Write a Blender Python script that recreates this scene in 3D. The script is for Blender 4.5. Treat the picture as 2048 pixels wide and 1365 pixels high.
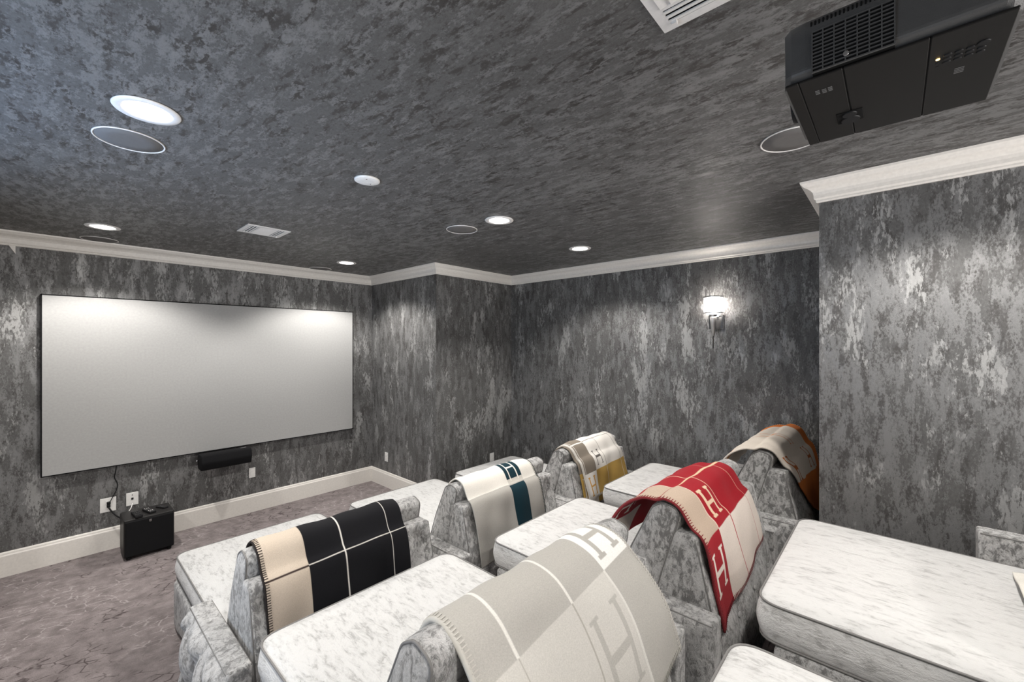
import bpy, bmesh, math, random
import numpy as np
from mathutils import Vector, Matrix, noise as mnoise

random.seed(4)
for o in list(bpy.data.objects):
    bpy.data.objects.remove(o)
scene = bpy.context.scene
COL = scene.collection
PI = math.pi
R = math.radians

# ------------------------------------------------------------------ camera, light, exposure
W_PX, F_PX, HOR = 2048.0, 841.0, 687.0
cam_d = bpy.data.cameras.new('camera')
cam = bpy.data.objects.new('camera', cam_d)
COL.objects.link(cam)
cam_d.sensor_width = 36.0
cam_d.lens = 36.0 * F_PX / W_PX
cam_d.shift_y = (HOR - 682.5) / W_PX
cam_d.clip_start = 0.02
cam.location = (0, 0, 1.85)
cam.rotation_euler = (R(90), 0, -R(47.69))
scene.camera = cam

scene.view_settings.view_transform = 'Standard'
scene.view_settings.look = 'None'
scene.view_settings.exposure = 1.40
scene.view_settings.gamma = 1.0
scene.view_settings.use_curve_mapping = False

world = bpy.data.worlds.new('world')
scene.world = world
world.use_nodes = True
world.node_tree.nodes['Background'].inputs[0].default_value = (0.9, 0.95, 1.0, 1)
world.node_tree.nodes['Background'].inputs[1].default_value = 0.3

CEIL = 2.74
DOWNLIGHTS = [(0.25, 2.11), (0.27, 4.46), (2.20, 4.47), (2.18, 2.11), (3.34, 2.18)]
UNSEEN_LIGHTS = [(0.25, -0.25), (2.18, -0.25), (-0.95, 2.18), (1.2, -2.2)]
SPOT_W, SPOT_DEG, SPOT_BLEND = 50.0, 132.0, 0.40
SCONCE_EMIT = 15.0


def add_spot(x, y, w, col=(1.0, 0.96, 0.91)):
    l = bpy.data.lights.new('downlight_beam', 'SPOT')
    l.energy = w
    l.color = col
    l.spot_size = R(SPOT_DEG)
    l.spot_blend = SPOT_BLEND
    l.shadow_soft_size = 0.06
    o = bpy.data.objects.new('downlight_beam', l)
    o.location = (x, y, CEIL - 0.012)
    COL.objects.link(o)
    return o


def add_area(name, loc, rot, sx, sy, w, col):
    l = bpy.data.lights.new(name, 'AREA')
    l.shape = 'RECTANGLE'
    l.size, l.size_y = sx, sy
    l.energy = w
    l.color = col
    o = bpy.data.objects.new(name, l)
    o.location = loc
    o.rotation_euler = rot
    COL.objects.link(o)
    return o


for p in DOWNLIGHTS:
    add_spot(p[0], p[1], SPOT_W * (1.45 if p[1] > 4 else 1.1))
for p in UNSEEN_LIGHTS:
    add_spot(p[0], p[1], SPOT_W * (0.85 if p[0] == 2.18 else 1.0))
# area lights added out of view: cool left daylight, ceiling fill, rear fill
add_area('left_daylight', (-1.62, 2.0, 1.25), (0, R(-122), 0), 1.7, 1.6, 15.0, (0.70, 0.83, 1.0)).data.spread = R(125)  # unseen source, added for the cool tint from the left
add_area('blue_ceiling_fill', (-1.64, 2.3, 1.55), (0, R(-137), 0), 0.5, 1.4, 8.5, (0.46, 0.66, 1.0)).data.spread = R(75)  # added lamp that tints the left ceiling blue; no window behind it
add_area('rear_fill', (1.2, -3.3, 1.2), (R(90), 0, 0), 3.2, 1.6, 85.0, (1.0, 0.97, 0.94))  # added soft fill for the chaise backs; the rear wall is closed

# ------------------------------------------------------------------ node helpers / materials


def new_mat(name):
    m = bpy.data.materials.new(name)
    m.use_nodes = True
    nt = m.node_tree
    b = nt.nodes['Principled BSDF']
    return m, nt, b


def N(nt, typ, **kw):
    n = nt.nodes.new(typ)
    for k, v in kw.items():
        setattr(n, k, v)
    return n


def ramp(nt, src, stops, interp='LINEAR'):
    r = N(nt, 'ShaderNodeValToRGB')
    r.color_ramp.interpolation = interp
    e = r.color_ramp.elements
    while len(e) < len(stops):
        e.new(0.5)
    for i, (p, c) in enumerate(stops):
        e[i].position = p
        e[i].color = (c, c, c, 1) if not isinstance(c, tuple) else (*c, 1)
    nt.links.new(src, r.inputs[0])
    return r.outputs[0]


def noise_tex(nt, vec, scale, detail=4, rough=0.6, dist=0.0):
    n = N(nt, 'ShaderNodeTexNoise')
    n.inputs['Scale'].default_value = scale
    n.inputs['Detail'].default_value = detail
    n.inputs['Roughness'].default_value = rough
    n.inputs['Distortion'].default_value = dist
    if vec is not None:
        nt.links.new(vec, n.inputs['Vector'])
    return n.outputs['Fac']


def mapping(nt, scale, rot=(0, 0, 0), loc=(0, 0, 0), kind='Object', rnd=0.0):
    tc = N(nt, 'ShaderNodeTexCoord')
    out = tc.outputs[kind]
    if rnd:
        oi = N(nt, 'ShaderNodeObjectInfo')
        mu = N(nt, 'ShaderNodeMath', operation='MULTIPLY')
        mu.inputs[1].default_value = rnd
        nt.links.new(oi.outputs['Random'], mu.inputs[0])
        va = N(nt, 'ShaderNodeVectorMath', operation='ADD')
        nt.links.new(out, va.inputs[0])
        nt.links.new(mu.outputs[0], va.inputs[1])
        out = va.outputs[0]
    mp = N(nt, 'ShaderNodeMapping')
    mp.inputs['Scale'].default_value = scale
    mp.inputs['Rotation'].default_value = rot
    mp.inputs['Location'].default_value = loc
    nt.links.new(out, mp.inputs['Vector'])
    return mp.outputs[0]


def mathn(nt, op, a, b):
    m = N(nt, 'ShaderNodeMath', operation=op)
    for i, v in enumerate((a, b)):
        if isinstance(v, (int, float)):
            m.inputs[i].default_value = v
        else:
            nt.links.new(v, m.inputs[i])
    return m.outputs[0]


def mixc(nt, fac, a, b):
    m = N(nt, 'ShaderNodeMix', data_type='RGBA')
    if isinstance(fac, (int, float)):
        m.inputs[0].default_value = fac
    else:
        nt.links.new(fac, m.inputs[0])
    for i, v in ((6, a), (7, b)):
        if isinstance(v, tuple):
            m.inputs[i].default_value = (*v, 1)
        else:
            nt.links.new(v, m.inputs[i])
    return m.outputs[2]


def bump(nt, b, h, strength, dist=0.01):
    bp = N(nt, 'ShaderNodeBump')
    bp.inputs['Strength'].default_value = strength
    bp.inputs['Distance'].default_value = dist
    nt.links.new(h, bp.inputs['Height'])
    nt.links.new(bp.outputs[0], b.inputs['Normal'])


def plain(name, col, rough=0.5, metal=0.0, grain=0.0, spec=None, emit=None, es=0.0, coat=0.0):
    m, nt, b = new_mat(name)
    if spec is None:
        spec = 0.5 if max(col) > 0.06 else 0.18
    b.inputs['Roughness'].default_value = rough
    b.inputs['Metallic'].default_value = metal
    b.inputs['Specular IOR Level'].default_value = spec
    b.inputs['Coat Weight'].default_value = coat
    v = mapping(nt, (1, 1, 1))
    n = noise_tex(nt, v, 60, 3)
    f = ramp(nt, n, [(0.3, 0.9), (0.7, 1.0)])
    mx = N(nt, 'ShaderNodeMix', data_type='RGBA', blend_type='MULTIPLY')
    mx.inputs[0].default_value = 1.0
    mx.inputs[6].default_value = (*col, 1)
    nt.links.new(f, mx.inputs[7])
    nt.links.new(mx.outputs[2], b.inputs['Base Color'])
    if grain:
        g = noise_tex(nt, v, 900, 2)
        bump(nt, b, g, grain, 0.001)
    if emit:
        b.inputs['Emission Color'].default_value = (*emit, 1)
        b.inputs['Emission Strength'].default_value = es
    return m


def wallpaper(name, sc, seed, fr, th=0.77, gain=1.0, sparkle=0.8, scuff=0.75, dth=0.64, soft=1.0):
    """distressed foil wallpaper: pewter ground, silver flakes and charcoal scuffs, drawn out along one axis"""
    m, nt, b = new_mat(name)
    v = mapping(nt, sc, loc=(seed, seed * 2, seed * 3))
    big = noise_tex(nt, v, 1.6, 4, 0.6)
    mid = noise_tex(nt, v, fr, 10, 0.66, 0.15)
    mid2 = noise_tex(nt, mapping(nt, sc, loc=(seed + 7, 3, 5)), fr * 1.25, 10, 0.66, 0.15)
    fine = noise_tex(nt, mapping(nt, tuple(math.sqrt(q) for q in sc), loc=(seed, 1, 2)), 110.0, 7, 0.78)
    # silver flakes: broad worn patches, and brighter small clusters
    s = mathn(nt, 'ADD', mathn(nt, 'MULTIPLY', big, 0.30), mathn(nt, 'MULTIPLY', mid, 0.80))
    s = mathn(nt, 'ADD', s, mathn(nt, 'MULTIPLY', fine, 0.46))
    silver = ramp(nt, s, [(th - 0.03, 0.0), (th + 0.01, 0.6), (th + 0.10, 1.0)])
    cl = noise_tex(nt, mapping(nt, sc, loc=(seed + 3, 8, 2)), fr * 0.5, 3, 0.5)
    sp = noise_tex(nt, mapping(nt, sc, loc=(seed + 1, 4, 9)), fr * 4.5, 6, 0.7, 0.2)
    k = mathn(nt, 'ADD', mathn(nt, 'MULTIPLY', cl, 0.8), mathn(nt, 'MULTIPLY', sp, 0.7))
    spark = ramp(nt, k, [(0.83, 0.0), (0.88, 1.0)])
    d = mathn(nt, 'ADD', mid2, mathn(nt, 'MULTIPLY', fine, 0.42))
    dark = ramp(nt, d, [(dth - 0.04, 1.0), (dth + 0.04 * soft, 0.0)])
    dots = ramp(nt, sp, [(0.36, 0.55), (0.42, 0.0)])
    ground = mixc(nt, ramp(nt, fine, [(0.35, 0.0), (0.65, 1.0)]), tuple(q * gain for q in (0.070, 0.0685, 0.067)), tuple(q * gain for q in (0.112, 0.111, 0.110)))
    c = mixc(nt, silver, ground, tuple(q * gain for q in (0.20, 0.20, 0.20)))
    c = mixc(nt, mathn(nt, 'MULTIPLY', dark, scuff), c, tuple(q * gain for q in (0.042, 0.0385, 0.0365)))
    c = mixc(nt, dots, c, tuple(q * gain for q in (0.042, 0.0385, 0.0365)))
    c = mixc(nt, mathn(nt, 'MULTIPLY', spark, sparkle), c, tuple(q * gain for q in (0.33, 0.33, 0.325)))
    nt.links.new(c, b.inputs['Base Color'])
    met = mathn(nt, 'MULTIPLY', silver, 0.35)
    nt.links.new(met, b.inputs['Metallic'])
    rr = ramp(nt, silver, [(0.0, 0.52), (1.0, 0.40)])
    nt.links.new(rr, b.inputs['Roughness'])
    h = mathn(nt, 'ADD', mathn(nt, 'MULTIPLY', silver, 0.5), mathn(nt, 'MULTIPLY', fine, 0.6))
    bump(nt, b, h, 0.35, 0.004)
    return m


def velvet_mat(name, light, darkc, streak=(1.0, 1.0, 1.0), strength=0.8, lo=0.54):
    m, nt, b = new_mat(name)
    v = mapping(nt, streak, rnd=13.0)
    warp = noise_tex(nt, v, 7.0, 3, 0.5)
    a = noise_tex(nt, v, 38.0, 8, 0.72, 0.45)
    a2 = noise_tex(nt, v, 150.0, 4, 0.7, 0.3)
    s = mathn(nt, 'ADD', mathn(nt, 'MULTIPLY', a, 0.80), mathn(nt, 'MULTIPLY', warp, 0.22))
    s = mathn(nt, 'ADD', s, mathn(nt, 'MULTIPLY', a2, 0.16))
    f = ramp(nt, s, [(lo, 0.0), (lo + 0.05, 0.6), (lo + 0.13, 1.0)])
    nt.links.new(mixc(nt, f, darkc, light), b.inputs['Base Color'])
    b.inputs['Roughness'].default_value = 0.38
    b.inputs['Specular IOR Level'].default_value = 0.6
    b.inputs['Sheen Weight'].default_value = 0.6
    b.inputs['Sheen Roughness'].default_value = 0.35
    h = mathn(nt, 'ADD', s, mathn(nt, 'MULTIPLY', a2, 0.3))
    bump(nt, b, h, strength, 0.03)
    return m


def carpet_mat():
    m, nt, b = new_mat('mauve carpet')
    v = mapping(nt, (1, 1, 1), rot=(0, 0, R(20)))
    vo = N(nt, 'ShaderNodeTexVoronoi', feature='DISTANCE_TO_EDGE')
    vo.inputs['Scale'].default_value = 11.0
    wv = N(nt, 'ShaderNodeVectorMath', operation='ADD')
    nz = N(nt, 'ShaderNodeTexNoise')
    nz.inputs['Scale'].default_value = 7
    nt.links.new(v, nz.inputs['Vector'])
    sc = N(nt, 'ShaderNodeVectorMath', operation='SCALE')
    sc.inputs['Scale'].default_value = 0.05
    nt.links.new(nz.outputs['Color'], sc.inputs[0])
    mp = N(nt, 'ShaderNodeMapping')
    mp.inputs['Scale'].default_value = (1.0, 1.7, 1)
    nt.links.new(v, mp.inputs['Vector'])
    nt.links.new(mp.outputs[0], wv.inputs[0])
    nt.links.new(sc.outputs[0], wv.inputs[1])
    nt.links.new(wv.outputs[0], vo.inputs['Vector'])
    line = ramp(nt, vo.outputs['Distance'], [(0.018, 1.0), (0.06, 0.0)])
    big = noise_tex(nt, v, 1.6, 3, 0.55)
    pick = ramp(nt, big, [(0.44, 0.0), (0.56, 1.0)])
    brk = ramp(nt, noise_tex(nt, v, 14, 3), [(0.42, 0.0), (0.55, 1.0)])
    line = mathn(nt, 'MULTIPLY', line, brk)
    tuft = noise_tex(nt, v, 160, 3, 0.7)
    cl = noise_tex(nt, v, 11, 5, 0.6)
    base = mixc(nt, ramp(nt, cl, [(0.35, 0.0), (0.65, 1.0)]), (0.190, 0.163, 0.163), (0.310, 0.272, 0.270))
    lc = mixc(nt, pick, (0.075, 0.06, 0.06), (0.43, 0.385, 0.38))
    c = mixc(nt, mathn(nt, 'MULTIPLY', line, 0.9), base, lc)
    c = mixc(nt, ramp(nt, tuft, [(0.35, 0.25), (0.6, 0.0)]), c, (0.07, 0.06, 0.06))
    nt.links.new(c, b.inputs['Base Color'])
    b.inputs['Roughness'].default_value = 0.95
    b.inputs['Specular IOR Level'].default_value = 0.1
    bump(nt, b, mathn(nt, 'ADD', tuft, mathn(nt, 'MULTIPLY', cl, 0.6)), 0.7, 0.012)
    return m


def wool_mat(name):
    m, nt, b = new_mat(name)
    at = N(nt, 'ShaderNodeAttribute', attribute_name='weave')
    v = mapping(nt, (1, 1, 1))
    n = noise_tex(nt, v, 260, 4, 0.75)
    n2 = noise_tex(nt, v, 700, 2, 0.7)
    f = ramp(nt, n, [(0.3, 0.84), (0.7, 1.06)])
    mx = N(nt, 'ShaderNodeMix', data_type='RGBA', blend_type='MULTIPLY')
    mx.inputs[0].default_value = 1.0
    nt.links.new(at.outputs['Color'], mx.inputs[6])
    nt.links.new(f, mx.inputs[7])
    nt.links.new(mx.outputs[2], b.inputs['Base Color'])
    b.inputs['Roughness'].default_value = 0.9
    b.inputs['Specular IOR Level'].default_value = 0.15
    b.inputs['Sheen Weight'].default_value = 0.04
    bump(nt, b, mathn(nt, 'ADD', n, n2), 0.4, 0.004)
    return m


M = {}
M['paper_wall'] = wallpaper('foil wallpaper', (1.0, 1.0, 0.32), 1.0, 15.0, 0.79)
M['paper_ceiling'] = wallpaper('foil ceiling paper', (1.0, 0.34, 1.0), 4.0, 26.0, 0.80, 0.97, 0.15, 0.95, 0.655, 0.5)
M['carpet'] = carpet_mat()
M['paint'] = plain('white trim paint', (0.76, 0.73, 0.685), 0.35)
M['white'] = plain('white plastic', (0.78, 0.77, 0.75), 0.4)
M['white_metal'] = plain('white enamel', (0.72, 0.70, 0.68), 0.4)
M['screen'] = plain('projection fabric', (0.38, 0.38, 0.376), 0.7, spec=0.3)
M['black'] = plain('black satin', (0.012, 0.012, 0.013), 0.45, grain=0.2)
M['black_matte'] = plain('black grille cloth', (0.008, 0.008, 0.009), 0.9, grain=0.4)
M['black_wood'] = plain('black ash veneer', (0.022, 0.021, 0.021), 0.4, grain=0.3)
M['proj_side'] = plain('projector side plastic', (0.065, 0.065, 0.065), 0.42, grain=0.5)
M['proj_face'] = plain('projector face plastic', (0.011, 0.0105, 0.010), 0.45, grain=0.15)
M['mark'] = plain('grey print', (0.10, 0.10, 0.10), 0.6)
M['opening_shade'] = plain('near-black opening shade', (0.004, 0.004, 0.004), 0.9)  # near-black that stands in for shade inside openings and gaps
M['amber'] = plain('amber indicator', (0.9, 0.55, 0.1), 0.4, emit=(1.0, 0.62, 0.18), es=3.0)
M['chrome'] = plain('polished chrome', (0.75, 0.75, 0.76), 0.12, 1.0)
M['silver'] = plain('satin silver', (0.55, 0.54, 0.53), 0.35, 0.4)
M['bronze'] = plain('dark pin metal', (0.09, 0.085, 0.08), 0.4, 0.6)
M['blue_tape'] = plain('blue tape', (0.05, 0.16, 0.42), 0.6)
M['speaker_mesh'] = plain('grey speaker mesh', (0.125, 0.120, 0.117), 0.7, grain=0.6)
M['lens'] = plain('lit lamp lens', (0.9, 0.9, 0.9), 0.4, emit=(1.0, 0.97, 0.93), es=9.0)
M['sconce_light'] = plain('lit frosted sleeve', (0.9, 0.9, 0.9), 0.5, emit=(1.0, 0.93, 0.86), es=SCONCE_EMIT)
M['velvet'] = velvet_mat('crushed silver velvet', (0.72, 0.71, 0.70), (0.19, 0.185, 0.18), (1.15, 1.15, 0.7), 0.9, 0.535)
M['velvet_seat'] = velvet_mat('crushed silver velvet lit tone', (0.70, 0.695, 0.685), (0.40, 0.395, 0.385), (1.25, 0.40, 1.0), 0.6, 0.48)  # same fabric as the body; brightness of lit seat tops put into its colour
M['piping'] = plain('grey velvet piping', (0.17, 0.165, 0.16), 0.6)  # same velvet, with the shade along the seams put into a darker tone
M['wool'] = wool_mat('woven wool')
M['button_grey'] = plain('grey remote key', (0.35, 0.35, 0.36), 0.5)


def glass_mat():
    m, nt, b = new_mat('crystal')
    b.inputs['Base Color'].default_value = (0.9, 0.9, 0.9, 1)
    b.inputs['Roughness'].default_value = 0.08
    tr = N(nt, 'ShaderNodeBsdfTransparent')
    mx = N(nt, 'ShaderNodeMixShader')
    lw = N(nt, 'ShaderNodeLayerWeight')
    lw.inputs['Blend'].default_value = 0.35
    nt.links.new(ramp(nt, lw.outputs['Facing'], [(0.1, 0.15), (0.9, 0.75)]), mx.inputs[0])
    nt.links.new(tr.outputs[0], mx.inputs[1])
    nt.links.new(b.outputs[0], mx.inputs[2])
    nt.links.new(mx.outputs[0], nt.nodes['Material Output'].inputs['Surface'])
    return m


M['crystal'] = glass_mat()

# ------------------------------------------------------------------ mesh helpers


def link(name, me, mat=None, parent=None, loc=None):
    o = bpy.data.objects.new(name, me)
    COL.objects.link(o)
    if mat is not None and len(me.materials) == 0:
        me.materials.append(mat)
    if parent is not None:
        o.parent = parent
    if loc is not None:
        o.location = loc
    return o


def mesh_from(name, verts, faces, mat, parent=None, smooth=False, loc=None):
    me = bpy.data.meshes.new(name)
    me.from_pydata([tuple(v) for v in verts], [], faces)
    if smooth:
        me.polygons.foreach_set('use_smooth', [True] * len(me.polygons))
    me.update()
    return link(name, me, mat, parent, loc)


def bm_obj(name, bm, mat, parent=None, smooth=False, loc=None):
    me = bpy.data.meshes.new(name)
    bmesh.ops.recalc_face_normals(bm, faces=bm.faces[:])
    bm.to_mesh(me)
    bm.free()
    if smooth:
        me.polygons.foreach_set('use_smooth', [True] * len(me.polygons))
    return link(name, me, mat, parent, loc)


def tag(o, label=None, cat=None, group=None, kind=None):
    if label:
        o['label'] = label
    if cat:
        o['category'] = cat
    if group:
        o['group'] = group
    if kind:
        o['kind'] = kind
    return o


def thing(name, loc, label, cat, group=None, rz=0.0):
    o = bpy.data.objects.new(name, None)
    o.empty_display_size = 0.1
    COL.objects.link(o)
    o.location = loc
    o.rotation_euler = (0, 0, rz)
    return tag(o, label, cat, group)


def copy_tree(o, parent=None):
    c = o.copy()
    COL.objects.link(c)
    c.parent = parent
    for ch in list(o.children):
        copy_tree(ch, c)
    return c


def add_box(bm, lo, hi, bev=0.0, seg=2):
    lo, hi = Vector(lo), Vector(hi)
    r = bmesh.ops.create_cube(bm, size=1.0)
    vs = r['verts']
    for v in vs:
        v.co = Vector((lo.x + (v.co.x + 0.5) * (hi.x - lo.x), lo.y + (v.co.y + 0.5) * (hi.y - lo.y),
                       lo.z + (v.co.z + 0.5) * (hi.z - lo.z)))
    if bev:
        es = list({e for v in vs for e in v.link_edges})
        bmesh.ops.bevel(bm, geom=es, offset=bev, segments=seg, affect='EDGES', profile=0.5)


def box(name, lo, hi, mat, parent=None, bev=0.0, seg=2):
    bm = bmesh.new()
    add_box(bm, lo, hi, bev, seg)
    return bm_obj(name, bm, mat, parent)


def lathe(name, prof, mat, parent=None, n=32, axis='Z', loc=None, ring=False):
    """prof: list of (radius, height)"""
    vs, fs = [], []
    for r, h in prof:
        for k in range(n):
            a = 2 * PI * k / n
            p = (r * math.cos(a), r * math.sin(a), h)
            if axis == 'X':
                p = (p[2], p[0], p[1])
            elif axis == 'Y':
                p = (p[0], p[2], p[1])
            vs.append(p)
    m = len(prof)
    for i in range(m - 1):
        for k in range(n):
            fs.append((i * n + k, i * n + (k + 1) % n, (i + 1) * n + (k + 1) % n, (i + 1) * n + k))
    if ring:
        fs += [((m - 1) * n + k, (m - 1) * n + (k + 1) % n, (k + 1) % n, k) for k in range(n)]
    else:
        fs.append(tuple(range(n)))
        fs.append(tuple((m - 1) * n + k for k in range(n)))
    me = bpy.data.meshes.new(name)
    me.from_pydata(vs, [], fs)
    bm = bmesh.new()
    bm.from_mesh(me)
    bpy.data.meshes.remove(me)
    o = bm_obj(name, bm, mat, parent, smooth=False, loc=loc)
    for p in o.data.polygons:
        p.use_smooth = len(p.vertices) == 4
    return o


def tube(name, pts, rad, mat, parent=None, n=8, closed=False, loc=None):
    pts = [Vector(p) for p in pts]
    vs, fs = [], []
    L = len(pts)
    up = None
    for i, p in enumerate(pts):
        if closed:
            t = pts[(i + 1) % L] - pts[i - 1]
        else:
            t = pts[min(i + 1, L - 1)] - pts[max(i - 1, 0)]
        t.normalize()
        if up is None:
            up = Vector((0, 0, 1)) if abs(t.z) < 0.9 else Vector((1, 0, 0))
        s = t.cross(up)
        s.normalize()
        up = s.cross(t)
        up.normalize()
        for k in range(n):
            a = 2 * PI * k / n
            vs.append(p + s * (rad * math.cos(a)) + up * (rad * math.sin(a)))
    for i in range(L if closed else L - 1):
        j = (i + 1) % L
        for k in range(n):
            fs.append((i * n + k, i * n + (k + 1) % n, j * n + (k + 1) % n, j * n + k))
    if not closed:
        fs.append(tuple(reversed(range(n))))
        fs.append(tuple((L - 1) * n + k for k in range(n)))
    return mesh_from(name, vs, fs, mat, parent, smooth=True, loc=loc)


def catmull(pts, per=8):
    pts = [np.array(p, float) for p in pts]
    P = [2 * pts[0] - pts[1]] + pts + [2 * pts[-1] - pts[-2]]
    out = []
    for i in range(1, len(P) - 2):
        for k in range(per):
            t = k / per
            out.append(0.5 * ((2 * P[i]) + (-P[i - 1] + P[i + 1]) * t + (2 * P[i - 1] - 5 * P[i] + 4 * P[i + 1] - P[i + 2]) * t * t
                              + (-P[i - 1] + 3 * P[i] - 3 * P[i + 1] + P[i + 2]) * t ** 3))
    out.append(P[-2])
    return out


def fillet_loop(poly, rads, seg=5):
    """closed 2-D polygon with rounded corners -> list of points"""
    out = []
    n = len(poly)
    for i in range(n):
        p0, p1, p2 = (np.array(poly[(i + k) % n], float) for k in (-1, 0, 1))
        r = rads[i] if isinstance(rads, (list, tuple)) else rads
        a = p0 - p1
        b = p2 - p1
        la, lb = np.linalg.norm(a), np.linalg.norm(b)
        a /= la
        b /= lb
        ang = math.acos(max(-1, min(1, float(a @ b))))
        d = min(r / math.tan(ang / 2), la * 0.49, lb * 0.49)
        s, e = p1 + a * d, p1 + b * d
        for k in range(seg + 1):
            t = k / seg
            out.append((1 - t) ** 2 * s + 2 * t * (1 - t) * p1 + t * t * e)
    return out


def densify(loop, step):
    out = []
    n = len(loop)
    for i in range(n):
        a, b = loop[i], loop[(i + 1) % n]
        k = max(1, int(np.linalg.norm(b - a) / step))
        for j in range(k):
            out.append(a + (b - a) * j / k)
    return out


def loft(name, loop, rings, mat, parent=None, axis='Z'):
    """loop: 2-D closed outline; rings: (shrink t towards centre, grow offset, height); closes both ends at the centre"""
    L = np.array(loop)
    c = (L.max(0) + L.min(0)) / 2
    nrm = []
    n = len(L)
    for i in range(n):
        d = L[(i + 1) % n] - L[i - 1]
        v = np.array([d[1], -d[0]])
        nrm.append(v / (np.linalg.norm(v) + 1e-9))
    nrm = np.array(nrm)
    area = 0.5 * sum(L[i][0] * L[(i + 1) % n][1] - L[(i + 1) % n][0] * L[i][1] for i in range(n))
    if area < 0:
        nrm = -nrm
    vs = []
    for t, g, h in rings:
        P = L + nrm * g
        P = c + (P - c) * (1 - t)
        for p in P:
            if axis == 'Z':
                vs.append((p[0], p[1], h))
            else:
                vs.append((h, p[0], p[1]))
    fs = []
    m = len(rings)
    for i in range(m - 1):
        for k in range(n):
            fs.append((i * n + k, i * n + (k + 1) % n, (i + 1) * n + (k + 1) % n, (i + 1) * n + k))
    fs.append(tuple(reversed(range(n))))
    fs.append(tuple((m - 1) * n + k for k in range(n)))
    me = bpy.data.meshes.new(name)
    me.from_pydata(vs, [], fs)
    bm = bmesh.new()
    bm.from_mesh(me)
    bpy.data.meshes.remove(me)
    return bm_obj(name, bm, mat, parent, smooth=True)


def axis_samples(h, r, n, k=3):
    a = [h - r + r * math.tan(R(45) * i / k) for i in range(k + 1)]
    inner = np.linspace(-(h - r), h - r, n + 1)[1:-1]
    return np.array(sorted([-x for x in a] + list(inner) + a))


def softbox(name, h, r, n, fn, mat, parent=None, k=3):
    """rounded box of half sizes h, corner radius r; fn deforms the N x 3 array of (rest points, unit face weights)"""
    ax = [axis_samples(h[i], r, n[i], k) for i in range(3)]
    h = np.array(h)
    verts, faces = [], []
    for d in range(3):
        e, f = [(1, 2), (2, 0), (0, 1)][d]
        A, B = np.meshgrid(ax[e], ax[f], indexing='ij')
        for sgn in (-1, 1):
            P = np.zeros(A.shape + (3,))
            P[..., e] = A
            P[..., f] = B
            P[..., d] = sgn * h[d]
            base = len(verts)
            verts.extend(P.reshape(-1, 3))
            na, nb = A.shape
            for i in range(na - 1):
                for j in range(nb - 1):
                    q = [base + i * nb + j, base + (i + 1) * nb + j, base + (i + 1) * nb + j + 1, base + i * nb + j + 1]
                    faces.append(q if sgn > 0 else q[::-1])
    P = np.array(verts)
    inner = np.clip(P, -(h - r), h - r)
    D = P - inner
    ln = np.linalg.norm(D, axis=1, keepdims=True)
    nrm = D / np.maximum(ln, 1e-9)
    Q = inner + nrm * r
    Q = fn(Q, nrm)
    me = bpy.data.meshes.new(name)
    me.from_pydata([tuple(p) for p in Q], [], faces)
    bm = bmesh.new()
    bm.from_mesh(me)
    bpy.data.meshes.remove(me)
    bmesh.ops.remove_doubles(bm, verts=bm.verts[:], dist=1e-5)
    return bm_obj(name, bm, mat, parent, smooth=True)


# ------------------------------------------------------------------ room shell
XS, XN, XA = 2.92, 2.87, 4.17           # side wall by the screen, near wall, alcove wall
YF, YA, YN = 5.214, 3.81, 0.31          # screen wall, alcove far end, alcove near end
XL, XLA, YB = -0.46, -1.72, -3.6
T = 0.12


def structure(name, lo, hi, mat, bev=0.0):
    return tag(box(name, lo, hi, mat, None, bev), kind='structure')


structure('floor', (XLA - T, YB - T, -0.1), (XA + T, YF + T, 0.0), M['carpet'])
structure('floor', (XLA, 0.44, 0.0), (XA, 1.84, 0.25), M['carpet'], 0.012)
structure('floor', (XLA, YB, 0.0), (XA, 0.44, 0.50), M['carpet'], 0.012)
structure('ceiling', (XLA - T, YB - T, CEIL), (XA + T, YF + T, CEIL + 0.1), M['paper_ceiling'])
structure('wall_front', (XL - T, YF, 0), (XS + T, YF + T, CEIL), M['paper_wall'])
structure('wall_front_right', (XS, YA, 0), (XA + T, YF, CEIL), M['paper_wall'])
structure('wall_right', (XA, YN, 0), (XA + T, YA, CEIL), M['paper_wall'])
structure('wall_near_right', (XN, YB, 0), (XA + T, YN, CEIL), M['paper_wall'])
structure('wall_front_left', (XLA - T, YA, 0), (XL, YF, CEIL), M['paper_wall'])
structure('wall_left', (XLA - T, YN, 0), (XLA, YA, CEIL), M['paper_wall'])
structure('wall_near_left', (XLA - T, YB, 0), (XL, YN, CEIL), M['paper_wall'])
structure('wall_back', (XL, YB - T, 0), (XN, YB, CEIL), M['paper_wall'])

PERIM = [(XL, YF), (XS, YF), (XS, YA), (XA, YA), (XA, YN), (XN, YN), (XN, YB), (XL, YB), (XL, YN), (XLA, YN), (XLA, YA), (XL, YA)]


def sweep(i, prof):
    """mitred run of a moulding along side i of the room; prof = (offset from the wall, z)"""
    n = len(PERIM)

    def inward(a, b):
        d = Vector((b[0] - a[0], b[1] - a[1]))
        d.normalize()
        return Vector((d.y, -d.x))
    a, b = PERIM[i], PERIM[(i + 1) % n]
    n0 = inward(PERIM[i - 1], a)
    n1 = inward(a, b)
    n2 = inward(b, PERIM[(i + 2) % n])
    vs, fs = [], []
    m = len(prof)
    for p, q in ((a, n0 + n1), (b, n1 + n2)):
        for off, z in prof:
            vs.append((p[0] + q.x * off, p[1] + q.y * off, z))
    for k in range(m):
        fs.append((k, (k + 1) % m, m + (k + 1) % m, m + k))
    fs.append(tuple(range(m)))
    fs.append(tuple(m + k for k in range(m)))
    bm = bmesh.new()
    bv = [bm.verts.new(v) for v in vs]
    for f in fs:
        bm.faces.new([bv[x] for x in f])
    return bm


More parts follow.
